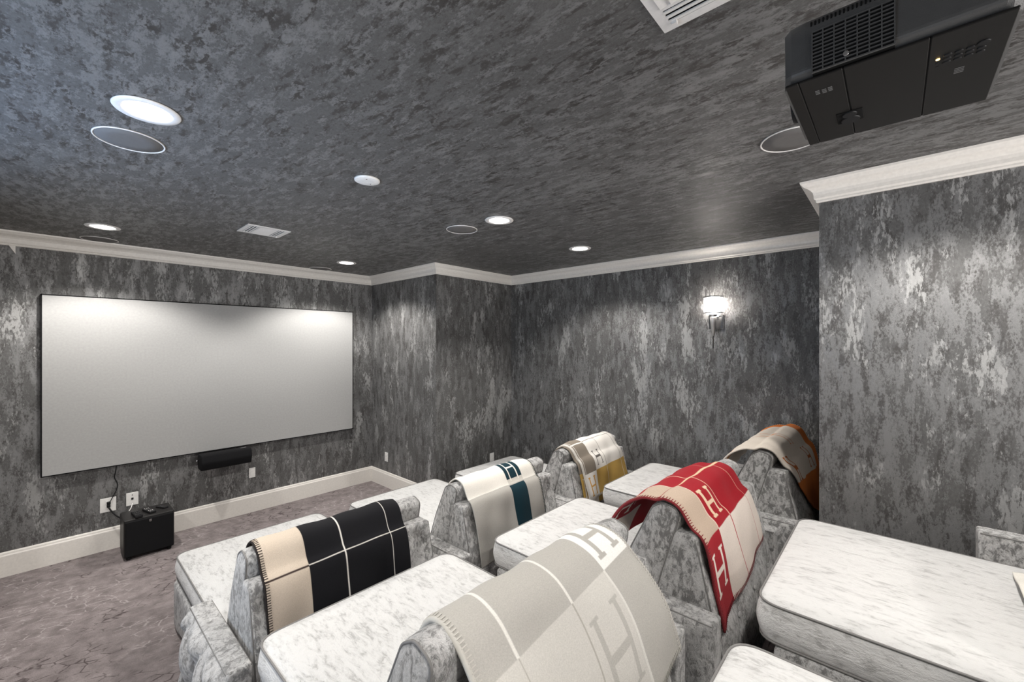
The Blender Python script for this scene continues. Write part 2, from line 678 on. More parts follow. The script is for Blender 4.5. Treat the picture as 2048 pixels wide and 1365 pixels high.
def arc(p0, p1, bulge, n=5):
    p0, p1 = np.array(p0), np.array(p1)
    d = p1 - p0
    nn = np.array([d[1], -d[0]])
    return [tuple(p0 + d * k / n + nn * bulge * math.sin(PI * k / n)) for k in range(n + 1)]


C0 = CEIL
crown_prof = [(0.0, C0 - 0.112), (0.010, C0 - 0.112), (0.014, C0 - 0.106), (0.014, C0 - 0.098), (0.019, C0 - 0.094)] \
    + arc((0.022, C0 - 0.090), (0.062, C0 - 0.030), -0.20) + [(0.066, C0 - 0.026), (0.070, C0 - 0.020), (0.078, C0 - 0.012), (0.080, C0 - 0.001), (0.0, C0 - 0.001)]
base_prof = [(0.0, 0.001), (0.017, 0.001), (0.017, 0.165), (0.015, 0.170), (0.012, 0.176), (0.011, 0.186), (0.007, 0.194), (0.0, 0.196)]
names = ['front', 'front_right_return', 'front_right', 'right', 'near_right_return', 'near_right', 'back', 'near_left',
         'near_left_return', 'left', 'front_left', 'front_left_return']
for i in range(12):
    tag(bm_obj('trim_%d' % (i + 1), sweep(i, crown_prof), M['paint']), kind='structure')
for i in (0, 1, 2, 3, 11, 10):
    tag(bm_obj('baseboard_' + names[i], sweep(i, base_prof), M['paint']), kind='structure')
# small dropped return of the crown moulding at the far left
tag(mesh_from('trim_13', [(-0.222, 5.2139, 2.63), (-0.186, 5.2139, 2.63), (-0.186, 5.2139, 2.565),
                          (-0.222, 5.196, 2.63), (-0.186, 5.196, 2.63), (-0.186, 5.200, 2.565)],
              [(0, 1, 2), (3, 5, 4), (0, 3, 4, 1), (1, 4, 5, 2), (2, 5, 3, 0)], M['paint']), kind='structure')

# ------------------------------------------------------------------ projection screen
sc = thing('projection_screen', (1.289, YF, 0.752), 'wide pale grey projection screen in a thin black frame on the far wall', 'screen')
box('panel', (-1.333, -0.050, 0.004), (1.333, -0.044, 1.494), M['screen'], sc)
bm = bmesh.new()
for lo, hi in (((-1.342, -0.048, -0.005), (-1.333, 0, 1.503)), ((1.333, -0.048, -0.005), (1.342, 0, 1.503)),
               ((-1.342, -0.048, -0.005), (1.342, 0, 0.004)), ((-1.342, -0.048, 1.494), (1.342, 0, 1.503)),
               ((-1.333, -0.040, 0.004), (1.333, -0.002, 1.494))):
    add_box(bm, lo, hi)
bm_obj('frame', bm, M['black_matte'], sc)

# ------------------------------------------------------------------ ceiling fixtures


def make_downlight():
    t = thing('ceiling_downlight', (0, 0, CEIL), 'x', 'ceiling light', 'recessed ceiling lights')
    lathe('trim_ring', [(0.069, -0.0005), (0.100, -0.0005), (0.103, -0.003), (0.100, -0.007), (0.080, -0.008), (0.071, -0.006)], M['white_metal'], t, 40, ring=True)
    lathe('lens', [(0.0685, -0.0005), (0.0685, -0.004), (0.064, -0.0055), (0.02, -0.0065)], M['lens'], t, 36)
    return t


DL = ['lit recessed downlight nearest the camera, beside a round speaker at left',
      'lit recessed downlight over the left end of the projection screen',
      'lit recessed downlight over the right end of the projection screen',
      'lit recessed downlight in the middle of the ceiling beside a thin ringed speaker',
      'lit recessed downlight in the alcove ceiling near the right wall with the sconce']
d0 = make_downlight()
for i, (x, y) in enumerate(DOWNLIGHTS):
    o = d0 if i == 0 else copy_tree(d0)
    o.location = (x, y, CEIL)
    o['label'] = DL[i]

sp0 = thing('ceiling_speaker', (0, 0, CEIL), 'x', 'speaker', 'round speakers in the ceiling')
lathe('speaker_grille', [(0.1145, -0.0005), (0.1145, -0.003), (0.06, -0.0045), (0.01, -0.005)], M['speaker_mesh'], sp0, 40)
lathe('rim', [(0.1150, -0.0005), (0.1210, -0.0005), (0.1210, -0.004), (0.1190, -0.006), (0.1150, -0.0045)], M['white_metal'], sp0, 48, ring=True)
SPK = [((0.235, 2.475), 'large round grey mesh speaker flush in the ceiling beside the nearest downlight at left'),
       ((0.285, 5.03), 'round speaker in the ceiling close to the crown moulding, left end of screen'),
       ((2.17, 5.06), 'round speaker in the ceiling close to the crown moulding, right end of screen'),
       ((2.165, 2.50), 'round dark speaker with thin white rim beside the middle ceiling downlight'),
       ((2.175, 0.33), 'round speaker with white rim half hidden behind the black projector')]
for i, ((x, y), lab) in enumerate(SPK):
    o = sp0 if i == 0 else copy_tree(sp0)
    o.location = (x, y, CEIL)
    o['label'] = lab

sm = thing('smoke_detector', (1.16, 2.12, CEIL), 'flat white round detector plate alone in the middle of the dark ceiling', 'detector')
lathe('cover', [(0.066, -0.0005), (0.066, -0.008), (0.060, -0.011), (0.02, -0.012)], M['white'], sm, 36)
lathe('indicator', [(0.004, -0.0115), (0.004, -0.013), (0.002, -0.0135)], M['mark'], sm, 10, loc=(-0.02, -0.03, 0))
lathe('indicator', [(0.003, -0.0115), (0.003, -0.013), (0.002, -0.0135)], M['mark'], sm, 10, loc=(0.03, 0.02, 0))


def vent(loc, sx, sy, label):
    """stamped metal register: centre louvre field along x, a short field of crosswise louvres at each end"""
    t = thing('ceiling_vent', loc, label, 'vent')
    hx, hy = sx / 2, sy / 2
    bm = bmesh.new()
    b = 0.026
    add_box(bm, (-hx, -hy, -0.006), (hx, -hy + b, -0.0005))
    add_box(bm, (-hx, hy - b, -0.006), (hx, hy, -0.0005))
    add_box(bm, (-hx, -hy + b, -0.006), (-hx + b, hy - b, -0.0005))
    add_box(bm, (hx - b, -hy + b, -0.006), (hx, hy - b, -0.0005))
    e = 0.062
    for s in (-1, 1):
        add_box(bm, (s * (hx - b - e) - 0.006, -hy + b, -0.0065), (s * (hx - b - e) + 0.006, hy - b, -0.0005))
    bm_obj('frame', bm, M['white_metal'], t)
    box('duct_shade', (-hx + b, -hy + b, -0.0008), (hx - b, hy - b, -0.0004), M['opening_shade'], t)  # black sheet for the shade inside the duct; no hole is cut
    n = 8
    for k in range(n):
        y = -hy + b + (k + 0.5) * (sy - 2 * b) / n
        c, s = math.cos(R(35)), math.sin(R(35))
        w = 0.0130
        x0, x1 = -hx + b + e + 0.006, hx - b - e - 0.006
        z0 = -0.0062
        mesh_from('louvre', [(x0, y - w, z0 + 0.002), (x1, y - w, z0 + 0.002), (x1, y + w, z0 - 0.004), (x0, y + w, z0 - 0.004),
                             (x0, y - w, z0 + 0.003), (x1, y - w, z0 + 0.003), (x1, y + w, z0 - 0.003), (x0, y + w, z0 - 0.003)],
                  [(0, 1, 2, 3), (7, 6, 5, 4), (0, 4, 5, 1), (1, 5, 6, 2), (2, 6, 7, 3), (3, 7, 4, 0)], M['white_metal'], t)
    for sgn in (-1, 1):
        for k in range(3):
            x = sgn * (hx - b - e + 0.016 + k * 0.019)
            box('louvre', (x - 0.0045, -hy + b, -0.0075), (x + 0.0045, hy - b, -0.004), M['white_metal'], t)
    box('damper_lever', (hx - b - 0.008, hy - b - 0.02, -0.016), (hx - b + 0.004, hy - b - 0.006, -0.004), M['white_metal'], t)
    return t


vent((1.14, 3.69, CEIL), 0.30, 0.28, 'small white louvred air vent in the ceiling between screen and detector plate')
v2 = vent((1.03, 0.345, CEIL), 0.30, 0.28, 'white louvred air vent cut off by the top edge, left of the projector')

# ------------------------------------------------------------------ projector
PX0, PX1, PY0, PY1, PZ0, PZ1 = 1.003, 1.350, -0.150, 0.185, 2.372, 2.500
pr = thing('projector', (1.176, 0.01, PZ0), 'large black projector hung upside down under the ceiling at upper right', 'projector')


def P3(x, y, z):
    return (x - 1.176, y - 0.01, z - PZ0)


bm = bmesh.new()
# side shell: tapered cross-section (x, z) with soft lower edges, swept along y and tapering to a rounded nose
prof = fillet_loop([(PX0 + 0.012, PZ1 - 0.006), (PX0, PZ0 + 0.098), (PX0 - 0.004, PZ0 + 0.012), (PX0 + 0.02, PZ0), (PX1 - 0.02, PZ0), (PX1 + 0.004, PZ0 + 0.012), (PX1, PZ0 + 0.095), (PX1 - 0.012, PZ1 - 0.006)],
                   [0.02, 0.05, 0.012, 0.012, 0.012, 0.012, 0.05, 0.02], 3)
rings = [(PY0, 0.012, 0.0), (PY0 + 0.012, 0.002, 0), (PY0 + 0.02, 0, 0), (PY1 - 0.035, 0, 0)]
cxm, czm = (PX0 + PX1) / 2, (PZ0 + PZ1) / 2
ring_vs = []
for (y, ins, _) in rings + [(PY1 - 0.012, 0.003, 0), (PY1, 0.014, 0)]:
    ring = []
    for p in prof:
        d = np.array(p) - (cxm, czm)
        L = np.linalg.norm(d)
        # the nose is bowed: ends of the width stay back
        yy = y - (0.0 if y < 0.1 else 0.018 * ((p[0] - cxm) / 0.17) ** 2)
        q = np.array(p) - d / L * ins
        ring.append(bm.verts.new(P3(q[0], yy, q[1])))
    ring_vs.append(ring)
for a, b in zip(ring_vs, ring_vs[1:]):
    for k in range(len(a)):
        bm.faces.new((a[k], a[(k + 1) % len(a)], b[(k + 1) % len(a)], b[k]))
bm.faces.new(ring_vs[0][::-1])
bm.faces.new(ring_vs[-1])
shell = bm_obj('shell', bm, M['proj_side'], pr, smooth=False)
# face plates on the underside, split by narrow gaps as in the photo
zt = PZ0 - 0.003
bm = bmesh.new()
add_box(bm, P3(PX0 + 0.008, PY0 + 0.008, zt + 0.0015), P3(PX1 - 0.010, PY1 - 0.022, PZ0 + 0.001))
bm_obj('seam_shade', bm, M['opening_shade'], pr)  # black plate added so the gaps between panels read as shaded
plates = [((PX0 + 0.006, 0.1435, zt), (PX1 - 0.008, PY1 - 0.020, PZ0 + 0.002)),
          ((PX0 + 0.006, 0.0735, zt), (PX1 - 0.008, 0.142, PZ0 + 0.002)),
          ((PX0 + 0.006, -0.0445, zt), (PX1 - 0.008, 0.0715, PZ0 + 0.002)),
          ((PX0 + 0.006, PY0 + 0.006, zt), (PX1 - 0.008, -0.0465, PZ0 + 0.002))]
for i, (lo, hi) in enumerate(plates):
    if hi[1] - lo[1] < 0.002:
        continue
    bm = bmesh.new()
    add_box(bm, P3(*lo), P3(*hi), 0.0012, 1)
    bm_obj('face_panel', bm, M['proj_face'], pr)
# side grille: black block as the shade of the opening, with bars
gx = PX0 - 0.0045
bm = bmesh.new()
add_box(bm, P3(gx - 0.0004, 0.0, PZ0 + 0.004), P3(gx + 0.02, 0.119, PZ0 + 0.082))
bm_obj('grille_shade', bm, M['opening_shade'], pr)
bm = bmesh.new()
for k in range(12):
    z = PZ0 + 0.004 + k * 0.0071
    add_box(bm, P3(gx - 0.003, 0.0, z - 0.0011), P3(gx + 0.001, 0.119, z + 0.0011))
for k in range(8):
    y = k * 0.119 / 7
    add_box(bm, P3(gx - 0.0026, y - 0.001, PZ0 + 0.004), P3(gx + 0.001, y + 0.001, PZ0 + 0.082))
tag(bm_obj('vent_grille', bm, M['proj_side'], pr), 'fine dark grey bars over the black side opening')
bm = bmesh.new()
for k in range(20):
    y = 0.0 + k * 0.0063
    add_box(bm, P3(PX0 + 0.0015, y, PZ0 + 0.092), P3(PX0 + 0.02, y + 0.0028, PZ0 + 0.108))
bm_obj('upper_vent_shade', bm, M['opening_shade'], pr)  # black blocks drawn as the shade inside the vent slits
lathe('grille_screw', [(0.0045, 0.0), (0.0045, 0.003), (0.003, 0.004)], M['chrome'], pr, 12, 'X', loc=P3(gx - 0.006, 0.067, PZ0 + 0.016))
# lens shift dials on a black plate that stands for their recess's shade
ds = box('dial_recess_shade', P3(1.200, 0.052, zt - 0.0015), P3(1.258, 0.099, zt + 0.0005), M['opening_shade'], pr, 0.001)
lathe('shift_dial', [(0.017, 0.0), (0.017, 0.006), (0.012, 0.009), (0.004, 0.0092)], M['black'], pr, 20, loc=P3(1.243, 0.075, zt - 0.0045))
lathe('shift_dial', [(0.013, 0.0), (0.013, 0.005), (0.009, 0.008), (0.003, 0.0082)], M['black'], pr, 20, loc=P3(1.214, 0.075, zt - 0.0045))
# keypad, status lamp
lathe('status_lamp', [(0.0028, 0.0), (0.0028, 0.0012)], M['amber'], pr, 12, loc=P3(1.092, -0.0582, zt - 0.001))
for r_ in range(2):
    lathe('status_lamp', [(0.0025, 0.0), (0.0025, 0.0008)], M['black'], pr, 10, loc=P3(1.108 + r_ * 0.013, -0.0585 - 0.0005 * r_, zt - 0.0006))
for a in range(3):
    for b_ in range(4):
        if a == 0 and b_ == 3:
            continue
        bm = bmesh.new()
        bmesh.ops.create_cone(bm, cap_ends=True, segments=16, radius1=0.0052, radius2=0.0060, depth=0.002)
        for v in bm.verts:
            v.co.x *= 0.75
        bm_obj('keypad_button', bm, M['black'], pr, loc=P3(1.085 + a * 0.0135, -0.0705 - b_ * 0.0140, zt - 0.0008))
lathe('navigation_pad', [(0.0075, 0.0), (0.009, 0.002)], M['black'], pr, 20, loc=P3(1.082, -0.1135, zt - 0.0018))
# faint printed emblems
bm = bmesh.new()
for (x, y) in ((1.060, 0.118), (1.062, 0.107), (1.061, 0.097)):
    for k in range(3):
        add_box(bm, P3(x + k * 0.0065, y - 0.0035, zt - 0.0004), P3(x + k * 0.0065 + 0.0042, y + 0.0035, zt + 0.0002))
for k in range(4):
    add_box(bm, P3(1.150 + k * 0.006, -0.0965, zt - 0.0004), P3(1.153 + k * 0.006, -0.0835, zt + 0.0002))
tag(bm_obj('printed_emblems', bm, M['mark'], pr), 'faint grey printed emblems', kind='stuff')
# ceiling bracket
bm = bmesh.new()
add_box(bm, P3(1.11, -0.06, CEIL - 0.008), P3(1.25, 0.08, CEIL - 0.0005), 0.002)
add_box(bm, P3(1.155, -0.015, PZ1 + 0.02), P3(1.205, 0.035, CEIL - 0.008), 0.006)
bm_obj('bracket_post', bm, M['black'], pr)
bm = bmesh.new()
for (x, y) in ((1.06, 0.13), (1.06, -0.10), (1.29, 0.13), (1.29, -0.10)):
    add_box(bm, P3(min(x, 1.18), min(y, 0.01), PZ1 + 0.010), P3(max(x, 1.18), max(y, 0.01), PZ1 + 0.014))
    add_box(bm, P3(x - 0.01, y - 0.01, PZ1 - 0.012), P3(x + 0.01, y + 0.01, PZ1 + 0.014), 0.004)
add_box(bm, P3(1.14, -0.03, PZ1 + 0.009), P3(1.22, 0.05, PZ1 + 0.024), 0.003)
bm_obj('bracket_arms', bm, M['black'], pr)
# lens
lathe('lens_barrel', [(0.04, 0.0), (0.04, 0.012), (0.032, 0.014), (0.030, 0.004), (0.006, 0.002)], M['black'], pr, 28, 'Y', loc=P3(1.236, PY1 - 0.012, PZ0 + 0.062))
# leads behind the projector
cb = tube('video_cable', catmull([(1.36, -0.16, 2.470), (1.385, -0.168, 2.475), (1.42, -0.18, 2.51), (1.47, -0.20, 2.60), (1.50, -0.21, 2.735)], 6), 0.006, M['black'])
tag(cb, 'black cable rising behind the projector at the right edge', 'cable')
pl = thing('cable_raceway', (1.62, -0.16, 2.72), 'white plug end with blue tape on the ceiling behind the projector', 'plug')
box('plug_body', (-0.02, -0.028, -0.012), (0.02, 0.028, 0.0195), M['white'], pl, 0.003)
box('tape_wrap', (-0.0215, -0.090, -0.0135), (0.0215, -0.026, 0.0195), M['blue_tape'], pl, 0.003)

# ------------------------------------------------------------------ wall sconce
wc = thing('wall_sconce', (XA, 1.224, 2.04), 'lit crystal drum wall sconce with tapering stem on the right wall', 'sconce')
box('back_plate', (-0.022, -0.065, -0.06), (0.0, 0.065, 0.07), M['chrome'], wc, 0.004)
box('bracket_arm', (-0.10, -0.014, 0.03), (-0.02, 0.014, 0.055), M['chrome'], wc, 0.003)
lathe('frosted_sleeve', [(0.056, 0.088), (0.058, 0.092), (0.058, 0.222), (0.056, 0.226)], M['sconce_light'], wc, 24, loc=(-0.10, 0, 0))
for z in (0.082, 0.226):
    lathe('drum_ring', [(0.062, z), (0.083, z), (0.083, z + 0.010), (0.062, z + 0.010)], M['chrome'], wc, 32, loc=(-0.10, 0, 0), ring=True)
rod = None
for k in range(22):
    a = 2 * PI * k / 22
    if rod is None:
        rod = lathe('crystal_rod', [(0.0072, 0.092), (0.0072, 0.226)], M['crystal'], wc, 6)
        r0 = rod
    else:
        r0 = rod.copy()
        COL.objects.link(r0)
        r0.parent = wc
    r0.location = (-0.10 + 0.073 * math.cos(a), 0.073 * math.sin(a), 0)
lathe('collar', [(0.02, 0.055), (0.034, 0.062), (0.034, 0.078), (0.02, 0.084)], M['chrome'], wc, 24, loc=(-0.10, 0, 0))
lathe('tapered_stem', [(0.012, -0.125), (0.029, 0.035), (0.029, 0.055), (0.02, 0.058)], M['silver'], wc, 6, loc=(-0.10, 0, 0))
lathe('finial_pin', [(0.004, -0.235), (0.0055, -0.13), (0.009, -0.125)], M['bronze'], wc, 10, loc=(-0.10, 0, 0))

# ------------------------------------------------------------------ wall plates, speaker, subwoofer, remotes, cords


def outlet(loc, rz, w, h, label, parts=()):
    t = thing('wall_plate', loc, label, 'outlet', None, rz)
    box('plate', (-w / 2, -0.006, -h / 2), (w / 2, 0.0, h / 2), M['white'], t, 0.0025)
    for (x, z, sx, sz, mat) in parts:
        box('socket', (x - sx / 2, -0.0085, z - sz / 2), (x + sx / 2, -0.004, z + sz / 2), mat, t, 0.001)
    return t


outlet((0.350, YF, 0.402), 0, 0.105, 0.125, 'white double power outlet plate with a black cord plugged in', ((0, 0.022, 0.034, 0.032, M['white']), (0, -0.024, 0.034, 0.032, M['white'])))
outlet((0.512, YF, 0.412), 0, 0.085, 0.118, 'white cable plate with dark jacks right above the subwoofer',
       ((0, 0.036, 0.008, 0.008, M['black']), (0, 0.002, 0.016, 0.018, M['black']), (0, -0.042, 0.007, 0.007, M['black'])))
outlet((1.492, YF, 0.430), 0, 0.062, 0.106, 'blank white wall plate below the right part of the screen', ((0, 0, 0.032, 0.066, M['white']),))
outlet((1.128, YF, 0.585), 0, 0.040, 0.045, 'little white wall plate just under the black bar speaker', ((0, 0, 0.02, 0.02, M['white']),))
outlet((XS, 4.845, 0.385), R(-90), 0.072, 0.116, 'white wall plate low on the return wall right of the screen', ((0, 0.022, 0.034, 0.03, M['white']), (0, -0.022, 0.034, 0.03, M['white'])))
outlet((3.80, YA, 0.39), 0, 0.072, 0.116, 'white wall plate just above a chaise on the alcove end wall', ((0, 0.022, 0.034, 0.03, M['white']), (0, -0.022, 0.034, 0.03, M['white'])))

cs = thing('bar_speaker', (1.215, YF - 0.115, 0.668), 'black bar speaker hung on the wall under the screen', 'speaker')
loop = densify(fillet_loop([(-0.075, -0.078), (0.055, -0.078), (0.075, 0.0), (0.055, 0.078), (-0.075, 0.078), (-0.095, 0.0)], [0.03, 0.03, 0.06, 0.03, 0.03, 0.06], 5), 0.03)
loft('grille', loop, [(0.9, 0, -0.222), (0.15, 0, -0.221), (0.02, 0, -0.216), (0, 0, -0.208), (0, 0, 0.208), (0.02, 0, 0.216), (0.15, 0, 0.221), (0.9, 0, 0.222)], M['black_matte'], cs, 'X')
box('wall_mount', (-0.05, 0.06, -0.03), (0.05, 0.115, 0.03), M['black'], cs, 0.004)
lathe('side_bolt', [(0.010, -0.240), (0.010, -0.222)], M['chrome'], cs, 12, 'X', loc=(0, 0.03, 0.01))
box('top_badge', (0.13, -0.02, 0.0775), (0.185, 0.0, 0.0805), M['chrome'], cs)

SW = dict(x0=0.418, x1=0.757, y0=4.80, y1=5.09, z1=0.345)
sw = thing('subwoofer', (0.5875, 4.945, 0.0), 'black box subwoofer with three remotes on its top, on the carpet', 'subwoofer')
hx = 0.1695
box('cabinet', (-hx, -0.128, 0.022), (hx, 0.145, 0.345), M['black_wood'], sw, 0.012, 3)
g = box('front_grille', (-hx + 0.008, -0.146, 0.032), (hx - 0.008, -0.1275, 0.330), M['black_matte'], sw, 0.008, 3)
for sx in (-1, 1):
    for sy in (-0.105, 0.115):
        lathe('foot', [(0.016, 0.0), (0.02, 0.024)], M['black'], sw, 14, loc=(sx * 0.135, sy, 0))
em = box('emblem', (-0.006, -0.1485, 0.298), (0.010, -0.1455, 0.318), M['chrome'], sw, 0.0008)
bm = bmesh.new()
add_box(bm, (-0.004, -0.1492, 0.301), (-0.0015, -0.1484, 0.315))
for s in (-1, 1):
    vs = [bm.verts.new(p) for p in ((-0.001, -0.1491, 0.308), (0.002, -0.1491, 0.308), (0.0085, -0.1491, 0.308 + s * 0.0075), (0.005, -0.1491, 0.308 + s * 0.0075))]
    bm.faces.new(vs)
bm_obj('emblem_letter', bm, M['black'], em)


def remote(x, y, rz, w, l, h, rows, cols, label, mats):
    t = thing('remote_control', (x, y, 0.345), label, 'remote', 'remotes on the subwoofer', rz)
    bm = bmesh.new()
    add_box(bm, (-w / 2, -l / 2, 0.0005), (w / 2, l / 2, h), 0.004, 2)
    bm_obj('body', bm, M['black'], t)
    for a in range(rows):
        for b in range(cols):
            px = (b - (cols - 1) / 2) * w / (cols + 0.6)
            py = l / 2 - (a + 0.8) * l / (rows + 0.6)
            lathe('key', [(w / (cols + 1) * 0.32, h - 0.0005), (w / (cols + 1) * 0.3, h + 0.002)], mats[a % len(mats)], t, 8, loc=(px, py, 0))
    return t


remote(0.510, 4.890, R(5), 0.050, 0.165, 0.022, 6, 3, 'black remote with dark keys, leftmost on the subwoofer', [M['mark'], M['black']])
remote(0.596, 4.925, R(14), 0.048, 0.150, 0.018, 5, 3, 'black remote with pale grey keys, middle on the subwoofer', [M['white'], M['button_grey'], M['mark']])
remote(0.690, 4.960, R(28), 0.040, 0.105, 0.012, 4, 2, 'small slim grey remote, rightmost on the subwoofer', [M['mark'], M['proj_side']])

co = thing('screen_cord', (0.37, YF, 0.42), 'thin black cord hanging from the screen bottom to the outlet', 'cord')
tube('lead', [(p[0] - 0.37, p[1] - YF, p[2] - 0.42) for p in catmull([(0.405, 5.200, 0.762), (0.400, 5.203, 0.70), (0.392, 5.206, 0.64), (0.410, 5.206, 0.58), (0.406, 5.206, 0.53), (0.385, 5.20, 0.48), (0.366, 5.192, 0.44), (0.356, 5.188, 0.425)], 6)], 0.0035, M['black'], co)
box('plug', (-0.030, -0.030, -0.010), (-0.004, -0.0088, 0.012), M['black'], co, 0.004)
co2 = thing('power_cord', (0.37, YF, 0.40), 'short black power cord from the outlet to the subwoofer', 'cord')
tube('lead', [(p[0] - 0.37, p[1] - YF, p[2] - 0.40) for p in catmull([(0.352, 5.180, 0.385), (0.370, 5.165, 0.35), (0.40, 5.15, 0.305), (0.44, 5.14, 0.265), (0.47, 5.12, 0.24), (0.475, 5.09, 0.22)], 6)], 0.006, M['black'], co2)
box('plug', (-0.030, -0.030, -0.018), (-0.006, -0.0088, 0.008), M['black'], co2, 0.004)
co3 = tube('signal_cord', catmull([(0.512, 5.204, 0.372), (0.50, 5.18, 0.34), (0.475, 5.16, 0.30), (0.455, 5.14, 0.24), (0.46, 5.12, 0.17), (0.475, 5.09, 0.15)], 6), 0.004, M['white'])
tag(co3, 'thin white cord from the cable plate down behind the subwoofer', 'cord')

# ------------------------------------------------------------------ velvet chaises
ARM_Y1, ARM_H = 0.64, 0.555


def tufts(u, v):
    """diamond tufting relief, 0 in the seams and 1 on the pillows"""
    p, q = u + v, u - v
    return (np.abs(np.sin(PI * p)) * np.abs(np.sin(PI * q))) ** 0.45


def make_chaise(L, left_bulge=0.0245):
    t = thing('velvet_chaise', (0, 0, 0), 'x', 'chaise', 'velvet chaises in three rows')
    # base
    def fbase(P, n):
        P = P.copy()
        wob = 0.006 * np.sin(P[:, 1] * 21) * (np.abs(n[:, 0]) > 0.5)
        P[:, 0] += np.sign(P[:, 0]) * wob
        return P + np.array([0, (L - 0.05) / 2 + 0.02, 0.160])
    softbox('base', (0.488, (L - 0.09) / 2, 0.152), 0.03, (8, 14, 4), fbase, M['velvet'], t)
    # seat cushion
    y0, y1 = 0.30, L
    loop = densify(fillet_loop([(-0.468, y0), (0.468, y0), (0.468, y1), (-0.468, y1)], [0.03, 0.03, 0.075, 0.075], 6), 0.06)
    zb, zt_ = 0.316, 0.445
    rings = [(0.98, 0, zb - 0.012), (0.5, 0, zb - 0.010), (0.06, 0, zb - 0.006), (0.015, 0, zb - 0.003), (0, 0, zb), (0, 0.006, zb + 0.012), (0, 0.014, zb + 0.04), (0, 0.016, zb + 0.06), (0, 0.013, zb + 0.085),
             (0, 0.005, zt_ - 0.012), (0, 0, zt_), (0.012, 0, zt_ + 0.004), (0.05, 0, zt_ + 0.010), (0.12, 0, zt_ + 0.015), (0.22, 0, zt_ + 0.019), (0.4, 0, zt_ + 0.022), (0.6, 0, zt_ + 0.023), (0.8, 0, zt_ + 0.023), (0.98, 0, zt_ + 0.023)]
    sc_ = loft('seat_cushion', loop, rings, M['velvet_seat'], t)
    for z in (zb, zt_):
        tube('piping', [(p[0] * 1.003, p[1], z) for p in densify(fillet_loop([(-0.470, y0), (0.470, y0), (0.470, y1 + 0.002), (-0.470, y1 + 0.002)], [0.03, 0.03, 0.075, 0.075], 6), 0.05)], 0.0042, M['piping'], sc_, 6, True)
    # back frame: leaning trapezoid slab with a tufted rear
    H = 0.80

    def fback(P, n):
        P = P.copy()
        z = P[:, 2] + 0.41 + 0.01
        f = (P[:, 1] + 0.10) / 0.20            # 0 rear .. 1 front
        rear = 0.03 + (z - 0.52) * 0.23
        front = 0.277 - (z - 0.52) * 0.30
        rear = np.clip(rear, 0.0, 1)
        front = np.clip(front, 0.0, 0.34)
        tuft = tufts(P[:, 0] / 0.28, (z - 0.22) / 0.34)
        wgt = np.clip(-n[:, 1], 0, 1) * np.clip((0.455 - np.abs(P[:, 0])) / 0.05, 0, 1) * np.clip((0.80 - z) / 0.05, 0, 1)
        P[:, 1] = rear + (front - rear) * f + wgt * 0.028 * (1 - tuft)
        P[:, 2] = z - 0.004 * np.abs(P[:, 0] / 0.48) ** 3
        return P
    bf = softbox('back_frame', (0.464, 0.10, 0.40), 0.016, (46, 3, 40), fback, M['velvet'], t, 2)
    # seam piping round the top panel of the frame
    def rear_y(z):
        return 0.03 + (z - 0.52) * 0.23

    def front_y(z):
        return 0.277 - (z - 0.52) * 0.30
    zz = H + 0.006
    pts = [(-0.460, rear_y(zz) + 0.006, zz), (0.460, rear_y(zz) + 0.006, zz), (0.460, front_y(zz) - 0.008, zz), (-0.460, front_y(zz) - 0.008, zz)]
    tube('piping', pts + [pts[0]], 0.0032, M['piping'], bf, 6)
    for s in (-1, 1):
        tube('piping', [(s * 0.4615, rear_y(z) + 0.008, z) for z in np.linspace(0.33, zz, 12)], 0.0035, M['piping'], bf, 6)
    b0 = None
    for i in range(-3, 4):
        for j in range(-1, 5):
            u, v = i, j
            # seams cross where (u/0.30+0.25 +- v) are integers
            for half in (0, 0.5):
                x = (i + half) * 0.28
                z = 0.22 + (j + half) * 0.34
                if abs(x) > 0.43 or not (0.30 < z < 0.77):
                    continue
                y = rear_y(z) + 0.022
                if b0 is None:
                    b0 = lathe('tuft_button', [(0.004, 0.006), (0.012, 0.003), (0.013, -0.002), (0.009, -0.006), (0.003, -0.008)], M['velvet'], bf, 12, 'Y')
                    q = b0
                else:
                    q = b0.copy()
                    COL.objects.link(q)
                    q.parent = bf
                q.location = (x, y, z)
    # back cushion: wedge pillow in front of the frame
    prof = [(0.480, 0.44), (0.385, 0.69), (0.285, 0.895), (0.235, 0.925), (0.170, 0.905), (0.182, 0.84), (0.262, 0.56), (0.300, 0.44)]
    loop = densify(fillet_loop(prof, [0.03, 0.12, 0.05, 0.04, 0.03, 0.06, 0.1, 0.02], 5), 0.035)
    hx_ = 0.452
    rr = [(0.98, 0, -hx_ - 0.016), (0.6, 0, -hx_ - 0.015), (0.3, 0, -hx_ - 0.012), (0.1, 0, -hx_ - 0.006), (0.02, 0, -hx_ - 0.002), (0, 0, -hx_), (0, 0.006, -hx_ + 0.012), (0, 0.007, -hx_ + 0.05)]
    n = 12
    mids = [(0, 0.007 + 0.002 * math.sin(PI * k / n), -hx_ + 0.05 + (2 * hx_ - 0.1) * k / n) for k in range(1, n)]
    rr = rr + mids + [(a, b, -c) for a, b, c in reversed(rr)]
    bc = loft('back_cushion', loop, rr, M['velvet'], t, 'X')
    for s in (-1, 1):
        tube('piping', [(s * (hx_ + 0.001), p[0], p[1]) for p in loop], 0.0040, M['piping'], bc, 6, True)
